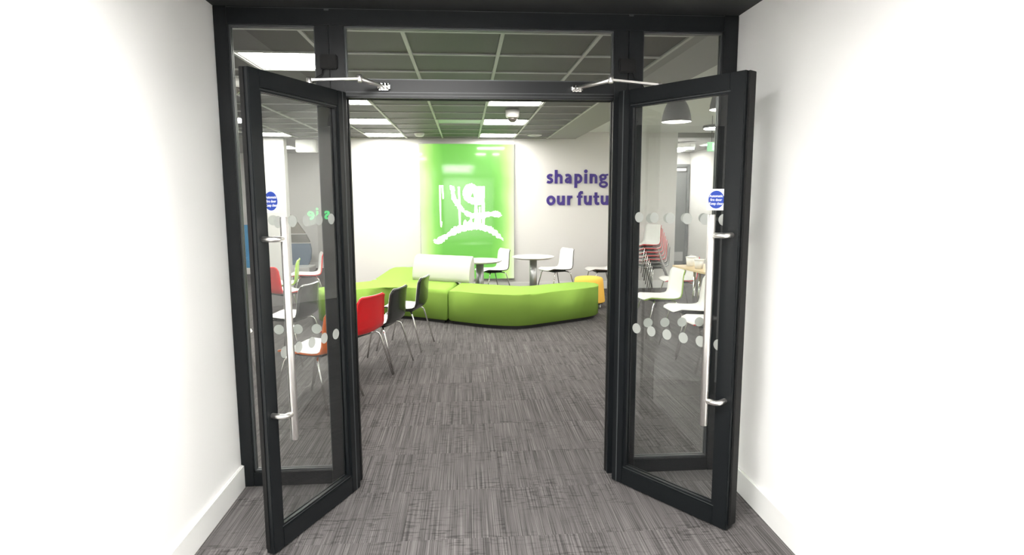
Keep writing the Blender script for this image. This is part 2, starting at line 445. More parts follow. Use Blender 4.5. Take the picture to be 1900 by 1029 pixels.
# ================================================================== GLAZED SCREEN
scr = struct('window_1', None, None, 'black framed glazed screen with side panes and a top pane around the open doors')
D0, D1 = 0.0, .075
JL, JR = -1.208, 1.42
def fr(name, x0, x1, z0, z1, y0=D0, y1=D1, mt='frame', bev=.003):
    bm = new(); box(bm, x0, x1, y0, y1, z0, z1, bev=bev); return obj(name, bm, M[mt], scr)
fr('jamb', XL, JL, 0, HC); fr('jamb', JR, XR, 0, HC)
fr('header', JL, JR, 2.508, HC)
for a, b, c in ((-.770, -.699, -.620), (.815, .895, .975)):
    fr('mullion', a, b-.0015, 0, 2.508); fr('mullion', b+.0015, c, 0, 2.508)
fr('transom', -.620, .815, 2.143, 2.238)
fr('sill', JL, -.770, 0, .082); fr('sill', .975, JR, 0, .082)
# stepped rebate (door stop) of the opening, toward the room
fr('door_stop', -.620, -.614, 0, 2.143, .03, .062, 'gasket', .002); fr('door_stop', .811, .815, 0, 2.143, .03, .062, 'gasket', .002)
fr('door_stop', -.614, .811, 2.139, 2.143, .03, .062, 'gasket', .002)
# shadow gap between header and ceiling, with two clips
for x in (-.705, .905):
    fr('ceiling_clip', x-.012, x+.012, 2.582, 2.592, -.004, 0, 'bead', .001)
fr('bead_line', -.620, .815, 2.172, 2.175, -.0015, 0, 'bead', 0)
fr('bead_line', -.620, .815, 2.156, 2.158, -.0012, 0, 'bead', 0)
fr('bead_line', JL, JR, 2.5905, 2.5925, -.0015, 0, 'bead', 0)
def bead(x0, x1, z0, z1, y):
    bm = new(); b = .008
    box(bm, x0, x1, y, y+.012, z0, z0+b); box(bm, x0, x1, y, y+.012, z1-b, z1)
    box(bm, x0, x0+b, y, y+.012, z0+b, z1-b); box(bm, x1-b, x1, y, y+.012, z0+b, z1-b)
    obj('glazing_bead', bm, M['bead'], scr)
dotme = None
def dot_mesh():
    b = new(); lathe(b, [(.0275, 0), (.0275, .0006)], 24, smooth=False)
    bmesh.ops.rotate(b, verts=b.verts, cent=(0, 0, 0), matrix=Matrix.Rotation(R(90), 3, 'X'))
    bmesh.ops.recalc_face_normals(b, faces=b.faces)
    me = bpy.data.meshes.new('dot'); b.to_mesh(me); b.free(); me.materials.append(M['dot']); return me
DOT = dot_mesh()
def pane(x0, x1, z0, z1, dots=()):
    bm = new(); box(bm, x0, x1, .032, .040, z0, z1)
    g = obj('glass_pane', bm, M['glass'], scr)
    for x, z in dots: obj('dot', DOT, None, g, (x, .0312, z))
    bead(x0, x1, z0, z1, .020); bead(x0, x1, z0, z1, .041)
pane(JL, -.770, .082, 2.508, [(x, z) for x in (-1.138, -1.038, -.936, -.833) for z in (.897, 1.50)])
pane(.975, JR, .082, 2.508, [(x, z) for x in (1.049, 1.149, 1.251, 1.354) for z in (.897, 1.50)])
pane(-.620, .815, 2.238, 2.508)
# door sensors on the mullions
for x in (-.70, .885):
    bm = new(); box(bm, x-.045, x+.045, -.022, 0, 2.285, 2.36, bev=.006); obj('sensor_box', bm, M['gasket'], scr)
    s = 1 if x > 0 else -1
    bm = new(); tube(bm, [(x+s*.03, -.014, 2.285), (x+s*.035, -.02, 2.26), (x+s*.07, -.03, 2.235), (x+s*.085, -.05, 2.20)], .003, 6)
    obj('sensor_cable', bm, M['gasket'], scr)

# ================================================================== DOORS
def text_obj(name, body, size, mt, parent, mw, off=.004, ext=.0005):
    cu = bpy.data.curves.new(name, 'FONT'); cu.body = body; cu.size = size; cu.align_x = 'CENTER'; cu.align_y = 'CENTER'
    cu.offset = off*size; cu.extrude = ext; cu.space_line = 1.05
    tmp = bpy.data.objects.new(name, cu); COL.objects.link(tmp)
    dg = bpy.context.evaluated_depsgraph_get(); dg.update()
    me = bpy.data.meshes.new_from_object(tmp.evaluated_get(dg))
    bpy.data.objects.remove(tmp); bpy.data.curves.remove(cu)
    me.transform(mw); me.name = name
    me.materials.clear(); me.materials.append(mt)
    o = bpy.data.objects.new(name, me); COL.objects.link(o); o.parent = parent
    return o
def make_door(name, A, B, side, label):
    """leaf along local +x from the hinge; the face toward the viewer is on local y = 0, side = +1 / -1 the viewer's side"""
    e = Vector((B[0]-A[0], B[1]-A[1])).normalized(); rz = math.atan2(e.y, e.x)
    d = struct(name, None, None, label); d.location = (A[0], A[1], 0); d.rotation_euler = (0, 0, rz)
    W, Z0, Z1, T = (.702 if side > 0 else .730), .008, (2.160 if side > 0 else 2.176), (.044 if side > 0 else .066)
    Y = lambda a, b: tuple(sorted((side*a, side*b)))       # depth measured away from the viewer's face is negative
    def bx(nm, x0, x1, z0, z1, a=0, b=-T, mt='frame', bev=.003, par=d):
        bm = new(); y0, y1 = Y(a, b); box(bm, x0, x1, y0, y1, z0, z1, bev=bev); return obj(nm, bm, M[mt], par)
    hs, fs, tr, br = .075, (.066 if side > 0 else .074), .074, .092      # hinge stile, free stile, top rail, bottom rail
    bx('hinge_stile', 0, hs, Z0, Z1); bx('free_stile', W-fs, W, Z0, Z1)
    bx('top_rail', hs, W-fs, Z1-tr, Z1); bx('bottom_rail', hs, W-fs, Z0, Z0+br)
    # meeting-edge profile on the free edge and a groove line on the hinge stile
    bx('edge_profile', W, W+(.004 if side > 0 else .010), Z0+.02, Z1, -.020, -T-(0 if side > 0 else .006), 'gasket', .002)
    bx('hinge_cover', -.016, 0, Z0, Z1, -.02, -T, 'gasket', .002)
    bm = new(); y0, y1 = Y(.0015, -.002); box(bm, hs*.42, hs*.42+.006, y0, y1, Z0, Z1); obj('stile_bead', bm, M['bead'], d)
    gx0, gx1, gz0, gz1 = hs, W-fs, Z0+br, Z1-tr
    bm = new(); y0, y1 = Y(-.026, -.034); box(bm, gx0, gx1, y0, y1, gz0, gz1); g = obj('glass_pane', bm, M['glass'], d)
    bm = new(); b = .016
    for (a, c) in ((-.010, -.026), (-.034, -.042)):
        y0, y1 = Y(a, c)
        box(bm, gx0, gx1, y0, y1, gz0, gz0+b); box(bm, gx0, gx1, y0, y1, gz1-b, gz1)
        box(bm, gx0, gx0+b, y0, y1, gz0+b, gz1-b); box(bm, gx1-b, gx1, y0, y1, gz0+b, gz1-b)
    obj('glazing_bead', bm, M['frame'], d)
    bm = new(); y0, y1 = Y(-.0085, -.0105)
    box(bm, gx0, gx1, y0, y1, gz0+.003, gz0+.006); box(bm, gx0, gx1, y0, y1, gz1-.007, gz1-.004)
    obj('bead_line', bm, M['bead'], d)
    for z in (.912, 1.513):
        for i, x in enumerate((.136, .235, .335, .435, .535, .635)):
            if x > gx1: continue
            o = obj('dot', DOT, None, g, (x, -side*.0257, z))
    # bar handles on both faces
    hx = .607 if side > 0 else .628
    for f in (1, -1):
        base = 0 if f == 1 else -T
        yy = side*(base + f*(.066 if f == 1 else .050)); mx = W-.034 if f == 1 else W-.068
        bm = new(); tube(bm, [(hx, yy, .530), (hx, yy, .533), (hx, yy, 1.537), (hx, yy, 1.540)], [.0160, .0175, .0175, .0160], 20)
        h = obj('bar_handle', bm, M['steel'], d)
        for z in (.655, 1.445):
            bm = new(); tube(bm, [(mx, side*(base - f*.004), z), (mx, side*base*1.0+(yy-side*base)*.72, z), (mx-.006, side*base+(yy-side*base)*.92, z), (mx-.018, yy, z), (hx, yy, z)], .0125, 14)
            obj('bracket', bm, M['steel'], h)
    # blue mandatory sticker
    sx = .592 if side < 0 else .575
    bm = new(); y0, y1 = Y(-.0245, -.0254); box(bm, sx-.049, sx+.049, y0, y1, 1.557, 1.657)
    s = obj('sticker', bm, M['paper'], d); s['label'] = 'white square sticker with a blue disc on the glass'
    bm = new()
    lathe(bm, [(.042, 0), (.042, .0006)], 40, smooth=False)
    bmesh.ops.rotate(bm, verts=bm.verts, cent=(0, 0, 0), matrix=Matrix.Rotation(R(90), 3, 'X'))
    bmesh.ops.translate(bm, verts=bm.verts, vec=(sx, -side*.0240, 1.607))
    obj('blue_disc', bm, M['blue'], s)
    rot = Matrix.Rotation(R(90), 4, 'X')
    if side > 0: rot = Matrix.Rotation(R(180), 4, 'Z') @ rot
    mw = Matrix.Translation((sx, -side*.0230, 1.606)) @ rot
    text_obj('sticker_text', 'Automatic\nfire door\nKeep clear',   .0170, M['paper'], s, mw, off=.010, ext=.0002)
    # closer arm: shoe on the frame, two links, pivot on the door top
    return d, rz
doorL, rzL = make_door('door_1', (-.606, -.067), (-.884, -.708), 1, 'left black framed glass door leaf standing open')
doorR, rzR = make_door('door_2', (.822, -.085), (1.249, -.687), -1, 'right black framed glass door leaf standing open')
def closer(door, rz, shoe, elbow, s_end, back):
    A = Vector((door.location.x, door.location.y, 0)); inv = (Matrix.Translation(A) @ Matrix.Rotation(rz, 4, 'Z')).inverted()
    e = Vector((math.cos(rz), math.sin(rz), 0))
    end = A + e*s_end + Vector((-e.y, e.x, 0))*back; end.z = 2.18
    S, E = Vector(shoe), Vector(elbow)
    bm = new()
    tube(bm, [S, S.lerp(E, .25), E], [.006, .010, .012], 8)
    bm.transform(inv); arm = obj('closer_arm', bm, M['steel'], door)
    bm = new(); dv = (end-E); n = Vector((-dv.y, dv.x, 0)).normalized()*.011
    z = Vector((0, 0, .005))
    q = [E-n, E+n, end+n, end-n]
    lo = [bm.verts.new(p-z) for p in q]; hi = [bm.verts.new(p+z) for p in q]
    bm.faces.new(lo[::-1]); bm.faces.new(hi)
    for i in range(4): bm.faces.new((lo[i], lo[(i+1) % 4], hi[(i+1) % 4], hi[i]))
    bm.transform(inv); obj('closer_link', bm, M['steel'], arm)
    for p, r_, z0, z1 in ((E, .014, -.016, .022), (end, .014, -.032, .012)):
        bm = new(); lathe(bm, [(r_*.8, z0), (r_, z0+.004), (r_, z1-.004), (r_*.7, z1)], 16, c=p)
        bm.transform(inv); obj('pivot', bm, M['steel'], arm)
    bm = new(); box(bm, S.x-.032, S.x+.032, S.y-.010, 0, S.z-.020, S.z+.014, bev=.008)
    for k in (-.018, 0, .018): tube(bm, [(S.x+k, S.y-.016, S.z-.016), (S.x+k, S.y-.016, S.z+.012)], .006, 8)
    bm.transform(inv); obj('closer_shoe', bm, M['chrome'], arm)
closer(doorL, rzL, (-.418, -.03, 2.20), (-.514, -.20, 2.205), .26, -.03)
closer(doorR, rzR, (.607, -.03, 2.20), (.735, -.27, 2.20), .24, .03)

# ================================================================== LIGHTBOX
t = thing('lightbox', 'tall glowing green lightbox with white brush shapes on the far wall', 'lightbox', (0, YF, 0))
ax0, ax1, az0, az1 = -.755, .836, .212, 2.500
bm = new(); box(bm, ax0-.008, ax1+.008, -.07, -.002, az0-.008, az1+.008, bev=.003); obj('housing', bm, M['alu'], t)
bm = new(); box(bm, ax0, ax1, -.078, -.0705, az0, az1); obj('lit_panel', bm, M['art'], t)
def AU(cx, cy):
    return ax0 + (cx-30)/642*(ax1-ax0), az1 - (cy-62)/910*(az1-az0)
def jag(pts, amp, step=7):
    out = []
    n = len(pts)
    for i in range(n):
        a = Vector(pts[i]); b = Vector(pts[(i+1) % n]); k = max(1, int((b-a).length/step))
        nn = Vector((-(b-a).y, (b-a).x)).normalized() if (b-a).length else Vector((0, 0))
        for j in range(k):
            p = a.lerp(b, j/k)
            if amp: p += nn*rnd.uniform(-amp, amp*.8)
            out.append((p.x, p.y))
    return out
SH = [([(160,335),(170,335),(170,420),(166,425),(170,500),(166,545),(170,545),(166,575),(178,580),(172,618),(164,612),(166,560),(160,480),(162,430)], .8),
      ([(174,335),(187,335),(191,424),(182,428)], .5),
      ([(232,335),(262,340),(272,420),(300,465),(330,502),(372,520),(420,524),(500,515),(560,508),(592,540),(570,552),(520,541),(470,558),(430,556),(380,556),(340,540),(322,520),(300,502),(268,470),(248,430)], 5.0),
      ([(285,345),(300,345),(303,430),(304,610),(291,612),(290,500),(296,440)], .8),
      ([(380,322),(412,340),(410,352),(390,354),(372,368),(366,392),(376,414),(396,424),(400,466),(350,448),(330,425),(318,392),(328,360),(345,336)], 4.0),
      ([(398,344),(470,342),(468,462),(432,468),(398,466),(400,424),(394,404),(388,384),(398,356)], 1.6),
      ([(400,462),(418,470),(426,620),(396,622)], 1.2), ([(430,480),(440,478),(444,615),(428,615)], .8),
      ([(448,455),(470,455),(468,610),(452,612)], 1.2),
      ([(322,600),(334,560),(350,600),(372,548),(392,600),(398,622),(322,622)], 5.0),
      ([(110,704),(170,680),(225,648),(262,612),(330,604),(400,588),(440,596),(470,600),(520,620),(556,650),(600,708),(560,694),(520,664),(470,642),(430,634),(395,632),(330,642),(270,660),(215,688),(170,724),(130,726)], 6.5)]
for k, (pts, amp) in enumerate(SH):
    P = jag(pts, amp) if amp else pts
    bm = new(); vs = [bm.verts.new((*[(x) for x in (AU(*p)[0],)], -.0792-.0001*k, AU(*p)[1])) for p in P]
    f = bm.faces.new(vs); bmesh.ops.triangulate(bm, faces=[f])
    r = bmesh.ops.extrude_face_region(bm, geom=list(bm.faces)); bmesh.ops.translate(bm, verts=[v for v in r['geom'] if isinstance(v, bmesh.types.BMVert)], vec=(0, .0008, 0))
    obj('brush_shape', bm, M['art_white'], t)

# ================================================================== WALL LETTERING
def ell(cx, cy, rx, ry, a0=0, a1=360, n=20):
    return [(cx+rx*math.cos(R(a0+(a1-a0)*i/n)), cy+ry*math.sin(R(a0+(a1-a0)*i/n))) for i in range(n+1)]
GL = {
 's': [([(.60,.80),(.47,.86),(.33,.865),(.20,.80),(.155,.70),(.20,.60),(.33,.53),(.46,.46),(.545,.37),(.555,.26),(.48,.165),(.34,.13),(.20,.14),(.06,.20)], .27)],
 'h': [([(.155,0),(.155,1.40)], .31), ([(.155,.62),(.25,.78),(.40,.855),(.56,.83),(.66,.72),(.69,.55),(.69,0)], .28)],
 'a': [([(.13,.80),(.28,.86),(.44,.86),(.57,.78),(.63,.62),(.63,0)], .28), ([(.66,.55),(.45,.53),(.27,.46),(.17,.32),(.20,.19),(.32,.13),(.46,.17),(.60,.30)], .24)],
 'p': [([(.155,1.0),(.155,-.46)], .31), ([(.155,.74),(.28,.85),(.44,.86),(.60,.78),(.69,.62),(.71,.48),(.67,.30),(.56,.18),(.40,.13),(.155,.16)], .28)],
 'i': [([(.155,0),(.155,1.0)], .31), ([(.155,1.255),(.156,1.256)], 0)],
 'n': [([(.155,0),(.155,1.0)], .31), ([(.155,.62),(.25,.78),(.40,.855),(.56,.83),(.66,.72),(.69,.55),(.69,0)], .28)],
 'g': [(ell(.42, .66, .27, .215), .24), ([(.52,.86),(.70,.87),(.97,.92)], .18), ([(.26,.50),(.17,.38),(.21,.28),(.36,.23)], .20), (ell(.48, -.10, .36, .24), .23)],
 'o': [(ell(.47, .5, .33, .37), .29)],
 'u': [([(.155,1.0),(.155,.40),(.20,.24),(.31,.15),(.45,.15),(.58,.23),(.68,.36)], .29), ([(.70,1.0),(.70,0)], .30)],
 'r': [([(.155,0),(.155,1.0)], .31), ([(.155,.58),(.24,.76),(.36,.855),(.56,.86)], .28)],
 'f': [([(.30,0),(.30,1.05),(.34,1.22),(.45,1.32),(.66,1.30)], .30), ([(.02,.88),(.62,.88)], .22)],
 't': [([(.30,1.33),(.30,.38),(.35,.20),(.46,.14),(.66,.16)], .30), ([(.02,.88),(.64,.88)], .22)],
 'e': [([(.14,.50),(.78,.50),(.74,.70),(.62,.83),(.46,.865),(.30,.80),(.18,.65),(.15,.48),(.19,.29),(.31,.16),(.48,.13),(.74,.19)], .25)],
}
def stroke(bm, pts, wd, th):
    pts = [Vector(p) for p in pts]; h = wd/2; n = len(pts); closed = (pts[0]-pts[-1]).length < 1e-4
    if wd == 0:       # round dot of the i
        prism(bm, ell(pts[0].x, pts[0].y, .19, .19, 0, 345, 23), -th, 0, plane='xz'); return
    Lf, Rt = [], []
    for i in range(n):
        a = pts[i-1] if i > 0 else (pts[-2] if closed else None); b = pts[i+1] if i < n-1 else (pts[1] if closed else None)
        d1 = (pts[i]-a).normalized() if a is not None else None; d2 = (b-pts[i]).normalized() if b is not None else None
        d1 = d1 or d2; d2 = d2 or d1
        n1 = Vector((-d1.y, d1.x)); n2 = Vector((-d2.y, d2.x)); mm = (n1+n2).normalized(); k = h/max(.5, mm.dot(n1))
        Lf.append(pts[i]+mm*k); Rt.append(pts[i]-mm*k)
    F0 = [[bm.verts.new((p.x, y, p.y)) for p in q] for q in (Lf, Rt) for y in (-th, 0)]
    lf, lb, rf, rb = F0
    for i in range(n-1):
        for q in ((lf[i], lf[i+1], rf[i+1], rf[i]), (lb[i+1], lb[i], rb[i], rb[i+1]), (lf[i+1], lf[i], lb[i], lb[i+1]), (rf[i], rf[i+1], rb[i+1], rb[i])): bm.faces.new(q)
    if not closed:
        bm.faces.new((lf[0], rf[0], rb[0], lb[0])); bm.faces.new((rf[-1], lf[-1], lb[-1], rb[-1]))
t = thing('wall_lettering', 'purple raised lettering reading shaping our future on the far wall', 'lettering', (1.405, YF, 0))
XH = .165
LINES = [(1.842, [('s',0),('h',.85),('a',1.87),('p',2.93),('i',3.99),('n',4.55),('g',5.55)]),
         (1.470, [('o',0),('u',1.09),('r',2.18),('f',3.19),('u',3.96),('t',4.95),('u',5.75),('r',6.82),('e',7.45)])]
for zb, row in LINES:
    for ch, x in row:
        bm = new()
        for j, (pts, wd) in enumerate(GL[ch]): stroke(bm, pts, wd, .09+.002*j)
        bmesh.ops.scale(bm, verts=bm.verts, vec=(XH, XH*.9, XH))
        obj('letter', bm, M['purple'], t, (x*XH, -.001, zb))

# ================================================================== CHAIRS
PROF = [(.235,.432),(.222,.444),(.17,.450),(.08,.444),(-.02,.437),(-.10,.435),(-.155,.442),(-.190,.464),(-.206,.510),(-.213,.58),(-.220,.66),(-.229,.73),(-.235,.766),(-.240,.777)]
WID = [.150,.185,.200,.210,.215,.215,.215,.213,.210,.206,.200,.193,.180,.150]
def chair_shell(inner):
    """two-layer moulded shell: inner = the white lining layer, otherwise the coloured outer layer with its rim"""
    n = len(PROF); mcols = 8; bm = new()
    nrm = []
    for i in range(n):
        a = PROF[max(i-1, 0)]; b = PROF[min(i+1, n-1)]; d = Vector((b[0]-a[0], b[1]-a[1])).normalized()
        nrm.append(Vector((d.y, -d.x)))      # toward the sitter
    def grid(off, shrink):
        g = []
        for i, (y, z) in enumerate(PROF):
            row = []
            for k in range(mcols+1):
                u = -1 + 2*k/mcols; lift = .022*u*u*(1 if 1 < i < n-2 else .5)
                v = nrm[i]*(off+lift)
                row.append(bm.verts.new((u*(WID[i]-shrink), y+v.x, z+v.y)))
            g.append(row)
        return g
    def skin(g, flip):
        for i in range(n-1):
            for k in range(mcols):
                q = (g[i][k], g[i][k+1], g[i+1][k+1], g[i+1][k])
                f = bm.faces.new(q[::-1] if flip else q); f.smooth = True
    a, b = (grid(.0030, .004), grid(-.001, .004)) if inner else (grid(-.0008, 0), grid(-.013, .002))
    skin(a, False); skin(b, True)
    loop = lambda g: g[0] + [r[-1] for r in g[1:]] + g[-1][-2::-1] + [r[0] for r in g[-2:0:-1]]
    A, B = loop(a), loop(b); N = len(A)
    for i in range(N): bm.faces.new((A[i], B[i], B[(i+1) % N], A[(i+1) % N]))
    return bm
LEGF = [(.10,.085,.418),(.165,.120,.416),(.196,.140,.402),(.207,.152,.375),(.245,.245,.0)]
LEGR = [(.10,-.085,.414),(.165,-.120,.412),(.196,-.140,.398),(.207,-.152,.370),(.245,-.250,.0)]
def bendpts(p, s): return [(s*a, b, c) for a, b, c in p]
CH_MESH = {}
def make_chair(outer, label, loc, rz, inner='white_plastic', group=None):
    t = thing('stacking_chair', label, 'chair', loc, rz - R(90), group)
    def part(nm, key, fn, mt):
        k = (key, mt)
        if k in CH_MESH: return obj(nm, CH_MESH[k], None, t)
        o = obj(nm, fn(), M[mt], t); CH_MESH[k] = o.data; return o
    s = part('shell', 'shell', lambda: chair_shell(False), outer)
    part('seat_lining', 'lining', lambda: chair_shell(True), inner)
    def leg(p, sg):
        b = new(); q = bendpts(p, sg); tube(b, q, .0082, 8); return b
    for sg in (-1, 1):
        l = part('leg', ('f', sg), lambda: leg(LEGF, sg), 'chrome')
        l = part('leg', ('r', sg), lambda: leg(LEGR, sg), 'chrome')
    def mount():
        b = new(); box(b, -.11, .11, -.12, .12, .405, .428, bev=.004); return b
    part('seat_mount', 'mount', mount, 'foot')
    return t
grpL = 'row of two tone chairs beside the left door'
make_chair('orange', 'orange backed chair with white seat directly behind the left glass door', (-1.178, 1.438, 0), R(158), group=grpL)
make_chair('red', 'red backed chair with white seat right beside the left door edge', (-1.016, 2.062, 0), R(152.5), group=grpL)
make_chair('black', 'black backed chair with white seat standing just behind the red chair', (-.845, 2.492, 0), R(163.5), group=grpL)
make_chair('black', 'black backed chair farthest along its row, in front of the green bench', (-.665, 3.266, 0), R(167), group=grpL)
make_chair('black', 'black backed chair seen through the left door glass behind the orange chair', (-1.76, 2.82, 0), R(165))
make_chair('red', 'red backed chair beside the white pillar, seen low through the left door', (-2.29, 4.50, 0), R(52))
make_chair('lime', 'lime green edged chair seen side on through the left door', (-2.52, 5.18, 0), R(190))
make_chair('red', 'white chair with a thin red outer shell near the alcove', (-2.43, 6.20, 0), R(198))
make_chair('red', 'red edged chair tip seen in the narrow gap beside the left jamb', (-2.13, 1.96, 0), R(5))
# right side, by the far wall
make_chair('black', 'white chair with black underside at the low table before the lightbox', (.43, 6.52, 0), R(204))
make_chair('black', 'white chair with black underside at the white table under the lettering', (1.47, 6.52, 0), R(204))
make_chair('brown', 'white chair with dark brown underside behind the yellow stool', (2.20, 6.42, 0), R(186))
grpR = 'white chairs seen through the right door'
make_chair('lime', 'white chair with lime underside, largest seen through the right door glass', (2.27, 3.62, 0), R(184), group=grpR)
make_chair('black', 'white chair with black underside in front of the lime one behind right door', (2.36, 2.84, 0), R(182), group=grpR)
make_chair('red', 'white chair with red underside nearest behind the right door handle', (2.33, 2.21, 0), R(182), group=grpR)
make_chair('red', 'white chair with red underside behind the wooden table by the stack', (3.02, 5.10, 0), R(180))
make_chair('red', 'white chair on the near side of the wooden table facing the glass', (3.60, 4.90, 0), R(240))
# the stack: every chair a chair
SN = 7
ordn = ['bottom', 'second from the bottom', 'third from the bottom', 'middle', 'third from the top', 'second from the top', 'topmost']
scol = ['black', 'black', 'red', 'red', 'red', 'red', 'red']
for k in range(SN):
    a = R(205); f = Vector((math.cos(a), math.sin(a), 0))
    p = Vector((2.97, 6.72, 0)) + f*(.034*(k-SN+1)) + Vector((0, 0, .062*k))
    make_chair(scol[k], ('white and red' if scol[k] == 'red' else 'white and black') + ' chair in the tall chair stack, %s one' % ordn[k], p, a, group='stacked chairs')

# ================================================================== GREEN BENCH
def smooth_bench(poly, z0, z1, bev=.055):
    bm = new(); prism(bm, poly, z0, z1, plane='xy', bev=0)
    es = [e for e in bm.edges if all(v.co.z > z1-1e-4 for v in e.verts)]
    bmesh.ops.bevel(bm, geom=es, offset=bev, segments=5, affect='EDGES', clamp_overlap=True, profile=.5)
    es = [e for e in bm.edges if all(abs(v.co.z-z0) < 1e-4 for v in e.verts)]
    bmesh.ops.bevel(bm, geom=es, offset=.015, segments=2, affect='EDGES', clamp_overlap=True)
    for f in bm.faces: f.smooth = abs(f.normal.z) < .98
    big = [f for f in bm.faces if len(f.verts) > 4]
    bmesh.ops.triangulate(bm, faces=big)
    return bm
def spl(pts, n=6):
    """Catmull-Rom through the points, ends kept"""
    P = [Vector(p) for p in pts]; out = []
    for i in range(len(P)-1):
        p0 = P[max(i-1, 0)]; p1 = P[i]; p2 = P[i+1]; p3 = P[min(i+2, len(P)-1)]
        for j in range(n):
            s = j/n
            q = .5*((2*p1) + (p2-p0)*s + (2*p0-5*p1+4*p2-p3)*s*s + (3*p1-p0-3*p2+p3)*s**3); out.append((q.x, q.y))
    out.append(tuple(P[-1])); return out
def inset(poly, d):
    n = len(poly); out = []; area = sum(poly[i][0]*poly[(i+1) % n][1]-poly[(i+1) % n][0]*poly[i][1] for i in range(n))
    sg = 1 if area > 0 else -1
    for i in range(n):
        a, b, c = Vector(poly[i-1]), Vector(poly[i]), Vector(poly[(i+1) % n])
        n1 = Vector((-(b-a).y, (b-a).x)).normalized(); n2 = Vector((-(c-b).y, (c-b).x)).normalized(); mm = (n1+n2).normalized()
        out.append(tuple(b + mm*sg*d/max(.6, mm.dot(n1))))
    return out
M1 = spl([(-.225, 4.402), (.18, 4.135), (.45, 4.015)], 3)[:-1] + spl([(.45, 4.015), (.624, 3.985), (.80, 4.03)], 4)[:-1] + spl([(.80, 4.03), (1.35, 4.335), (1.58, 4.465)], 2)[:-1] + \
     spl([(1.58, 4.465), (1.735, 4.60), (1.79, 4.78), (1.755, 4.97), (1.64, 5.06), (1.45, 5.02)], 4) + [(1.1, 4.86), (.90, 4.75)] + spl([(.90, 4.75), (.79, 4.70), (.68, 4.73)], 3)[1:] + [(.3, 4.92), (-.035, 5.084), (-.02, 5.20), (-.058, 5.22)]
M2 = [(-.235, 4.408)] + [(-.078, 5.232), (-.68, 5.60), (-.62, 5.75), (-.60, 7.13)] + spl([(-.60, 7.13), (-.95, 7.18), (-1.24, 7.12)], 3)[1:] + [(-1.275, 6.9), (-1.25, 5.62)] + spl([(-1.25, 5.62), (-1.29, 5.47), (-1.42, 5.36)], 3)[1:] + \
     [(-1.70, 5.17)] + spl([(-1.70, 5.17), (-1.87, 5.0), (-1.92, 4.76), (-1.84, 4.50), (-1.66, 4.46)], 3)[1:] + spl([(-1.66, 4.46), (-1.30, 4.66), (-1.02, 4.80), (-.80, 4.76), (-.55, 4.62)], 4)[1:]
M2 = [(x-.014, y) for x, y in M2[::-1]]
for nm, poly, lab in (('bench', M1, 'green upholstered bench section bending to the right, before the white tables'),
                      ('bench', M2, 'green upholstered bench section running left behind the black and red chairs')):
    t = thing('bench_seat', lab, 'bench', (0, 0, 0), group='green modular bench')
    obj('upholstery', smooth_bench(poly, .045, .435), M['green'], t)
    bm = new(); prism(bm, inset(poly, .05), 0, .047); obj('plinth', bm, M['plinth'], t)
# backrest bolster
a, b = Vector((-.775, 5.50)), Vector((.045, 5.045)); dl = (b-a).normalized(); nb = Vector((-dl.y, dl.x))
t = thing('backrest_bolster', 'pale grey wedge shaped backrest standing on the green bench', 'backrest', (a.x, a.y, .437), math.atan2(dl.y, dl.x))
Ln = (b-a).length
pr = [(0,0),(-.008,.06),(0,.14),(.022,.22),(.058,.30),(.096,.350),(.118,.362),(.135,.35),(.150,.30),(.155,.0)]
bm = new()
S = [(0, .86), (.012, .94), (.035, .985), (.07, 1)] + [(x, 1) for x in (.3, .6)] + [(Ln-.012, 1), (Ln, .985)]
rings = [[bm.verts.new((x, .08+(y-.08)*k, z*(.5+.5*k) if z > 0 else 0)) for y, z in pr] for x, k in S]
for A_, B_ in zip(rings, rings[1:]):
    for i in range(len(pr)-1):
        f = bm.faces.new((A_[i], B_[i], B_[i+1], A_[i+1])); f.smooth = True
    bm.faces.new((A_[-1], B_[-1], B_[0], A_[0]))
obj('cover', bm, M['bolster'], t, fix=True)
bm = new(); v = [bm.verts.new((0, .08+(y-.08)*.86, z*.93 if z > 0 else 0)) for y, z in pr]; bm.faces.new(v); obj('end_panel', bm, M['bolster'], t)
bm = new(); v = [bm.verts.new((Ln+.0005, .08+(y-.08)*.985, z*.9925 if z > 0 else 0)) for y, z in pr]; bm.faces.new(v)
obj('end_panel', bm, M['bolster'], t)

# yellow stool
t = thing('stool', 'yellow upholstered round stool on castors at the bench end', 'stool', (1.80, 5.46, 0))
bm = new(); lathe(bm, [(.228, .085), (.238, .090), (.240, .105), (.212, .39), (.206, .425), (.190, .442), (.16, .449), (.05, .452)], 40); obj('cushion', bm, M['yellow'], t)
bm = new(); lathe(bm, [(.215, .070), (.215, .086)], 32); obj('base', bm, M['plinth'], t)
for k in range(4):
    an = R(-35 + 90*k); cx, cy = .175*math.cos(an), .175*math.sin(an)
    bm = new(); tube(bm, [(cx-.012, cy, .034), (cx+.012, cy, .034)], .034, 16)
    c = obj('castor', bm, M['device'], t)
    bm = new(); box(bm, cx-.018, cx+.018, cy-.02, cy+.02, .052, .075, bev=.004); obj('fork', bm, M['grey_metal'], c)

# low round tables
def round_table(loc, lab, r=.325):
    t = thing('round_table', lab, 'table', loc, group='white round tables')
    bm = new(); lathe(bm, [(r-.035, .672), (r-.004, .690), (r, .697), (r-.003, .704), (r-.012, .706)], 48); obj('table_top', bm, M['table'], t)
    bm = new(); lathe(bm, [(.057, .012), (.057, .672)], 32); obj('column', bm, M['grey_metal'], t)
    bm = new(); lathe(bm, [(.22, 0), (.22, .008), (.10, .014)], 40); obj('base', bm, M['grey_metal'], t)
round_table((1.045, 6.05, 0), 'white round table on steel column under the purple lettering')
round_table((.205, 5.57, 0), 'white round table on steel column beside the grey backrest')

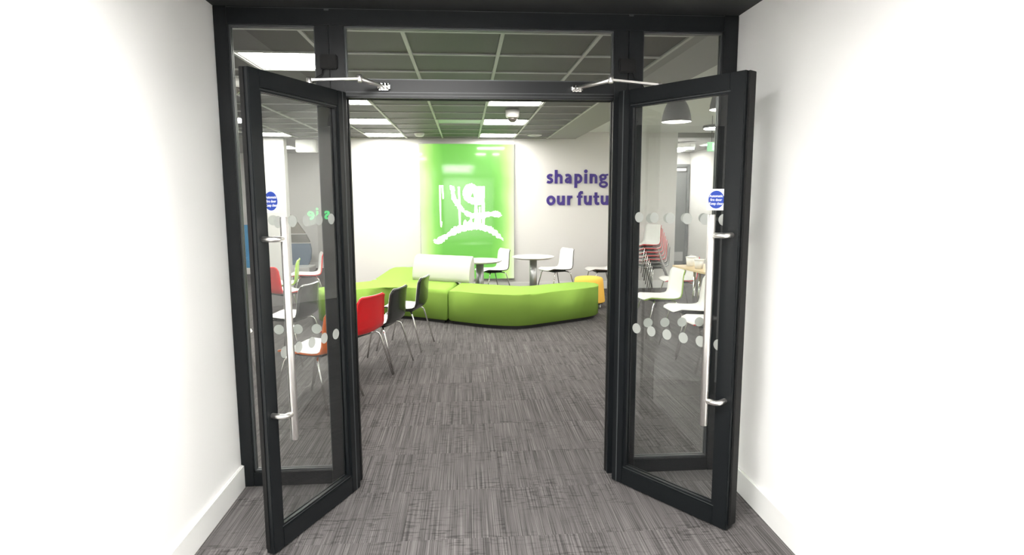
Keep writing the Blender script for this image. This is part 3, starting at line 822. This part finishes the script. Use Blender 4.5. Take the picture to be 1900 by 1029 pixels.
# wooden table, tubs
t = thing('table', 'pale wooden table on chrome legs behind the right door handle', 'table', (3.12, 4.12, 0), R(8))
bm = new(); box(bm, -.36, .42, -.42, .40, .700, .725, bev=.004); obj('table_top', bm, M['wood'], t)
for sx in (-.22, .30):
    bm = new()
    for q in (-.035, .035): tube(bm, [(sx+q, 0, .03), (sx+q, 0, .70)], .016, 12)
    obj('leg', bm, M['chrome'], t)
    bm = new(); tube(bm, [(sx, -.32, .02), (sx, .32, .02)], .018, 10); obj('foot_bar', bm, M['chrome'], t)
    bm = new(); tube(bm, [(sx, -.32, .685), (sx, .32, .685)], .014, 10); obj('top_bar', bm, M['chrome'], t)
def tub(loc, lab, s=1):
    t = thing('tub', lab, 'tub', loc, group='white tubs on the wooden table')
    bm = new(); lathe(bm, [(.050*s, 0), (.062*s, .115*s)], 28); obj('body', bm, M['table'], t)
    bm = new(); lathe(bm, [(.058*s, .108*s), (.066*s, .108*s), (.066*s, .120*s), (.058*s, .120*s)], 28); obj('rim', bm, M['table'], t)
tub((2.90, 4.32, .727), 'white tub on the wooden table, farther from the edge')
tub((2.905, 4.05, .727), 'white tub on the wooden table, nearer to the edge', .95)
tub((3.03, 4.02, .727), 'white tub partly hidden by the right door handle', .95)

# ================================================================== PENDANTS
def pendant(loc, lab, r=.143):
    t = thing('pendant_lamp', lab, 'pendant lamp', loc, group='dark dome pendant lamps')
    k = r/.143; zt = HR2 - loc[2]
    out = [(.143, 0), (.141, .01), (.136, .05), (.124, .105), (.105, .155), (.078, .20), (.045, .235), (.020, .248), (.018, .27)]
    bm = new(); lathe(bm, [(a*k, b_*k) for a, b_ in out], 36, caps=False); obj('shade', bm, M['lamp_shade'], t)
    bm = new(); lathe(bm, [(a*k*.975, b_*k*.97+.002) for a, b_ in out[:8]], 36, caps=False); obj('shade_lining', bm, M['shade_in'], t)
    bm = new(); lathe(bm, [(.02*k, .10*k), (.10*k, .035*k), (.105*k, .03*k), (.02*k, .026*k)], 24); obj('bulb', bm, M['bulb'], t)
    bm = new(); tube(bm, [(0, 0, .26*k), (0, 0, zt)], .004, 8); obj('cord', bm, M['foot'], t)
    bm = new(); lathe(bm, [(.05, zt-.025), (.05, zt)], 24); obj('ceiling_rose', bm, M['lamp_shade'], t)
pendant((2.062, 2.6, 2.337), 'dark grey dome pendant lamp, whole one seen through right door')
pendant((2.19, 1.72, 2.337), 'dark grey dome pendant lamp cut off by the right door stile')
t = thing('pendant_lamp', 'shallow ring shaped pendant lamp hanging behind the dome pendants', 'pendant lamp', (2.74, 3.2, 2.345))
bm = new()
lathe(bm, [(.10, .0), (.165, .0), (.17, .010), (.165, .030), (.05, .036)], 36, caps=False); obj('ring_shade', bm, M['lamp_shade'], t)
bm = new(); lathe(bm, [(.098, -.003), (.158, -.003), (.158, .0), (.098, .0)], 36, caps=False); obj('light_ring', bm, M['bulb'], t)
bm = new(); lathe(bm, [(.02, .008), (.098, .008), (.098, .012), (.02, .012)], 36); obj('centre_plate', bm, M['lamp_shade'], t)
bm = new(); tube(bm, [(0, 0, .03), (0, 0, HR2-2.345)], .016, 12); obj('stem', bm, M['lamp_shade'], t)

# ================================================================== EXIT SIGN, NOOK
t = thing('exit_sign', 'green illuminated running man exit sign hanging from the ceiling', 'exit sign', (3.335, 5.0, 2.232))
bm = new(); box(bm, 0, .34, 0, .025, 0, .125, bev=.004); obj('body', bm, M['exit_green'], t)
bm = new(); box(bm, .07, .135, -.003, 0, .018, .108); obj('doorway_mark', bm, M['exit_white'], t)
bm = new()
man = [[(.088,.062),(.108,.092),(.120,.088),(.103,.058)], [(.100,.060),(.112,.052),(.120,.030),(.110,.026),(.104,.045),(.092,.052)], [(.092,.060),(.082,.040),(.062,.034),(.060,.042),(.074,.048),(.084,.064)], [(.104,.086),(.088,.084),(.080,.072),(.087,.068),(.093,.076),(.106,.078)]]
for q in man: prism(bm, q, -.0045, -.003, plane='xz')
prism(bm, ell(.120, .099, .008, .008, 0, 340, 12), -.0045, -.003, plane='xz')
obj('running_figure', bm, M['exit_green'], t)
bm = new(); prism(bm, [(.17,.055),(.23,.055),(.23,.035),(.275,.063),(.23,.09),(.23,.07),(.17,.07)], -.003, 0, plane='xz'); obj('arrow_mark', bm, M['exit_white'], t)
for x in (.06, .28):
    bm = new(); tube(bm, [(x, .012, .122), (x, .012, HR2-2.232)], .004, 8); obj('hanging_rod', bm, M['foot'], t)
t = thing('linear_light', 'long white ceiling luminaire in the side nook beyond the opening', 'ceiling light', (3.98, 8.3, 2.49), R(-48))
bm = new(); out = [(-.36,-.09),(.40,-.09),(.40,.09),(-.36,.09)] + ell(-.36, 0, .09, .09, 90, 270, 10)[1:-1]
prism(bm, out, .03, .10, bev=.006); obj('body', bm, M['device'], t)
bm = new(); prism(bm, inset(out, .012), .0, .031); obj('diffuser', bm, M['lamp'], t)
bm = new(); tube(bm, [(0, 0, .1), (0, 0, .14)], .03, 10); obj('stem', bm, M['device'], t)
t = thing('occupancy_sensor', 'small white dome sensor on the nook ceiling under the long luminaire', 'sensor', (4.13, 8.55, 2.545))
bm = new(); lathe(bm, [(.012, -.028), (.035, -.02), (.055, .01), (.06, .085)], 20); obj('dome', bm, M['device'], t)
d3 = struct('door_3', None, None, 'plain dark grey door at the end of the side nook')
bm = new(); box(bm, 4.50, 5.22, YB-.06, YB-.01, .01, 2.30, bev=.003); obj('leaf', bm, M['door'], d3)
bm = new(); box(bm, 4.44, 4.50, YB-.09, YB, 0, 2.36); box(bm, 5.22, 5.275, YB-.09, YB, 0, 2.36); box(bm, 4.50, 5.22, YB-.09, YB, 2.30, 2.36); obj('frame', bm, M['door'], d3)
bm = new(); box(bm, 4.60, 5.18, YB-.11, YB-.06, 2.20, 2.26, bev=.004); obj('door_closer', bm, M['device'], d3)
bm = new(); box(bm, 4.54, 5.18, YB-.064, YB-.06, .08, .30); obj('kick_plate', bm, M['doorplate'], d3)
bm = new(); tube(bm, [(4.58, YB-.06, 1.02), (4.58, YB-.11, 1.02), (4.68, YB-.11, 1.02)], .011, 10); obj('lever_handle', bm, M['steel'], d3)

t = thing('letter_sign', 'small green glowing letters on the right wall, mirrored in the left door glass', 'sign', (RX1, 3.2, 1.36))
for ch, yy in (('s', 3.36), ('i', 3.19), ('e', 3.08)):
    mw = Matrix.Translation((-.006, yy-3.2, .0)) @ Matrix.Rotation(R(-90), 4, 'Z') @ Matrix.Rotation(R(90), 4, 'X')
    text_obj('letter', ch, .27, M['letter_green'], t, mw, off=.02, ext=.004)

# ================================================================== CEILING DEVICES
def dome_cam(loc, lab):
    t = thing('camera_dome', lab, 'camera', loc)
    bm = new(); lathe(bm, [(.045, -.090), (.070, -.086), (.078, -.075), (.080, 0)], 32); obj('body', bm, M['device'], t)
    bm = new(); lathe(bm, [(.008, -.142), (.030, -.134), (.048, -.116), (.055, -.086)], 24); obj('dome', bm, M['dark_dome'], t)
dome_cam((.552, 3.78, HC+.004), 'white ceiling camera with smoked dome between two right row lights')
dome_cam((-1.87, 1.95, HC+.004), 'white ceiling device seen in the gap beside the left door top')
t = thing('smoke_detector', 'small white domed smoke detector left of the green lightbox top', 'smoke detector', (-.69, 6.42, HC+.004))
bm = new(); lathe(bm, [(.030, -.060), (.060, -.050), (.075, -.030), (.078, 0)], 28); obj('body', bm, M['device'], t)
bm = new(); lathe(bm, [(.082, -.014), (.082, 0)], 28); obj('base', bm, M['lampframe'], t)
t = thing('ceiling_speaker', 'flat round white ceiling speaker near the far wall on the right', 'speaker', (1.13, 6.66, HC+.004))
bm = new(); lathe(bm, [(.095, -.016), (.115, -.012), (.120, 0)], 32); obj('rim', bm, M['device'], t)
bm = new(); lathe(bm, [(.03, -.020), (.094, -.0165)], 32); obj('grille', bm, M['lampframe'], t)

# ================================================================== ALCOVE ON THE LEFT
t = thing('air_unit', 'white box unit hanging below the ceiling right of the pillar', 'air unit', (-2.66, YF+.12, 2.37))
bm = new(); box(bm, -.17, .17, 0, .16, 0, .215, bev=.012); obj('casing', bm, M['device'], t)
bm = new(); box(bm, .115, .150, -.006, 0, .02, .195, bev=.002); obj('side_grille', bm, M['lampframe'], t)
bm = new(); box(bm, -.13, .13, .05, .11, .215, .23); obj('bracket', bm, M['grey_metal'], t)
t = thing('alcove_light', 'small square ceiling light behind the white pillar', 'ceiling light', (-3.62, 9.15, HC-.02))
bm = new(); box(bm, -.3, .3, -.3, .3, .006, .02); obj('light_frame', bm, M['lampframe'], t)
bm = new(); box(bm, -.285, .285, -.285, .285, 0, .008); obj('diffuser', bm, M['lamp'], t)
# curved high-back booth
t = thing('booth', 'curved high backed booth with blue and grey panels against the back wall', 'booth', (.08, 10.5, 0))
def arch(z0, z1):
    """right-hand outline of the booth back between two heights"""
    pts = []
    cz = [(.13, -3.57), (.25, -3.51), (.45, -3.49), (.65, -3.52), (.82, -3.60), (.97, -3.70), (1.12, -3.80), (1.25, -3.92), (1.35, -4.06), (1.41, -4.25)]
    for z, x in cz:
        if z0-1e-6 <= z <= z1+1e-6: pts.append((x, z))
    return pts
def xat(z):
    cz = [(.13, -3.57), (.25, -3.51), (.45, -3.49), (.65, -3.52), (.82, -3.60), (.97, -3.70), (1.12, -3.80), (1.25, -3.92), (1.35, -4.06), (1.41, -4.25)]
    for (a, b), (c, d) in zip(cz, cz[1:]):
        if a <= z <= c: return b + (d-b)*(z-a)/(c-a)
    return -4.25
def band(nm, z0, z1, mt, y0=0, y1=.08, left=-4.75):
    zs = [z0] + [z for z in (.25, .45, .65, .82, .97, 1.12, 1.25, 1.35) if z0 < z < z1] + [z1]
    poly = [(left, z0)] + [(xat(z), z) for z in zs] + [(left, z1)]
    bm = new(); prism(bm, poly, y0, y1, plane='xz', bev=.006, seg=2); obj(nm, bm, M[mt], t)
band('lower_panel', .13, .605, 'booth_slate'); band('piping', .607, .622, 'table', -.008); band('middle_panel', .624, .805, 'booth_grey')
band('piping', .807, .822, 'table', -.008); band('upper_panel', .824, 1.41, 'booth_mottle')
bm = new(); box(bm, -5.6, -4.76, -.05, .08, .14, 1.02, bev=.02); obj('side_panel', bm, M['booth_blue'], t)
bm = new(); box(bm, -5.4, -3.42, -.55, .08, .0, .128, bev=.015); obj('seat_base', bm, M['table'], t)
bm = new(); box(bm, -5.3, -3.99, -.50, -.02, .13, .33, bev=.03); obj('seat_cushion', bm, M['booth_blue'], t)
w2 = struct('window_2', None, None, 'small dark window in a white frame on the back wall')
bm = new(); box(bm, -5.62, -5.05, YB-.02, YB, 1.06, 1.42); obj('pane', bm, M['window_dark'], w2)
bm = new(); box(bm, -5.68, -5.62, YB-.05, YB, 1.0, 1.48); box(bm, -5.05, -4.99, YB-.05, YB, 1.0, 1.48); box(bm, -5.62, -5.05, YB-.05, YB, 1.42, 1.48); box(bm, -5.62, -5.05, YB-.05, YB, 1.0, 1.06); obj('frame', bm, M['skirt'], w2)
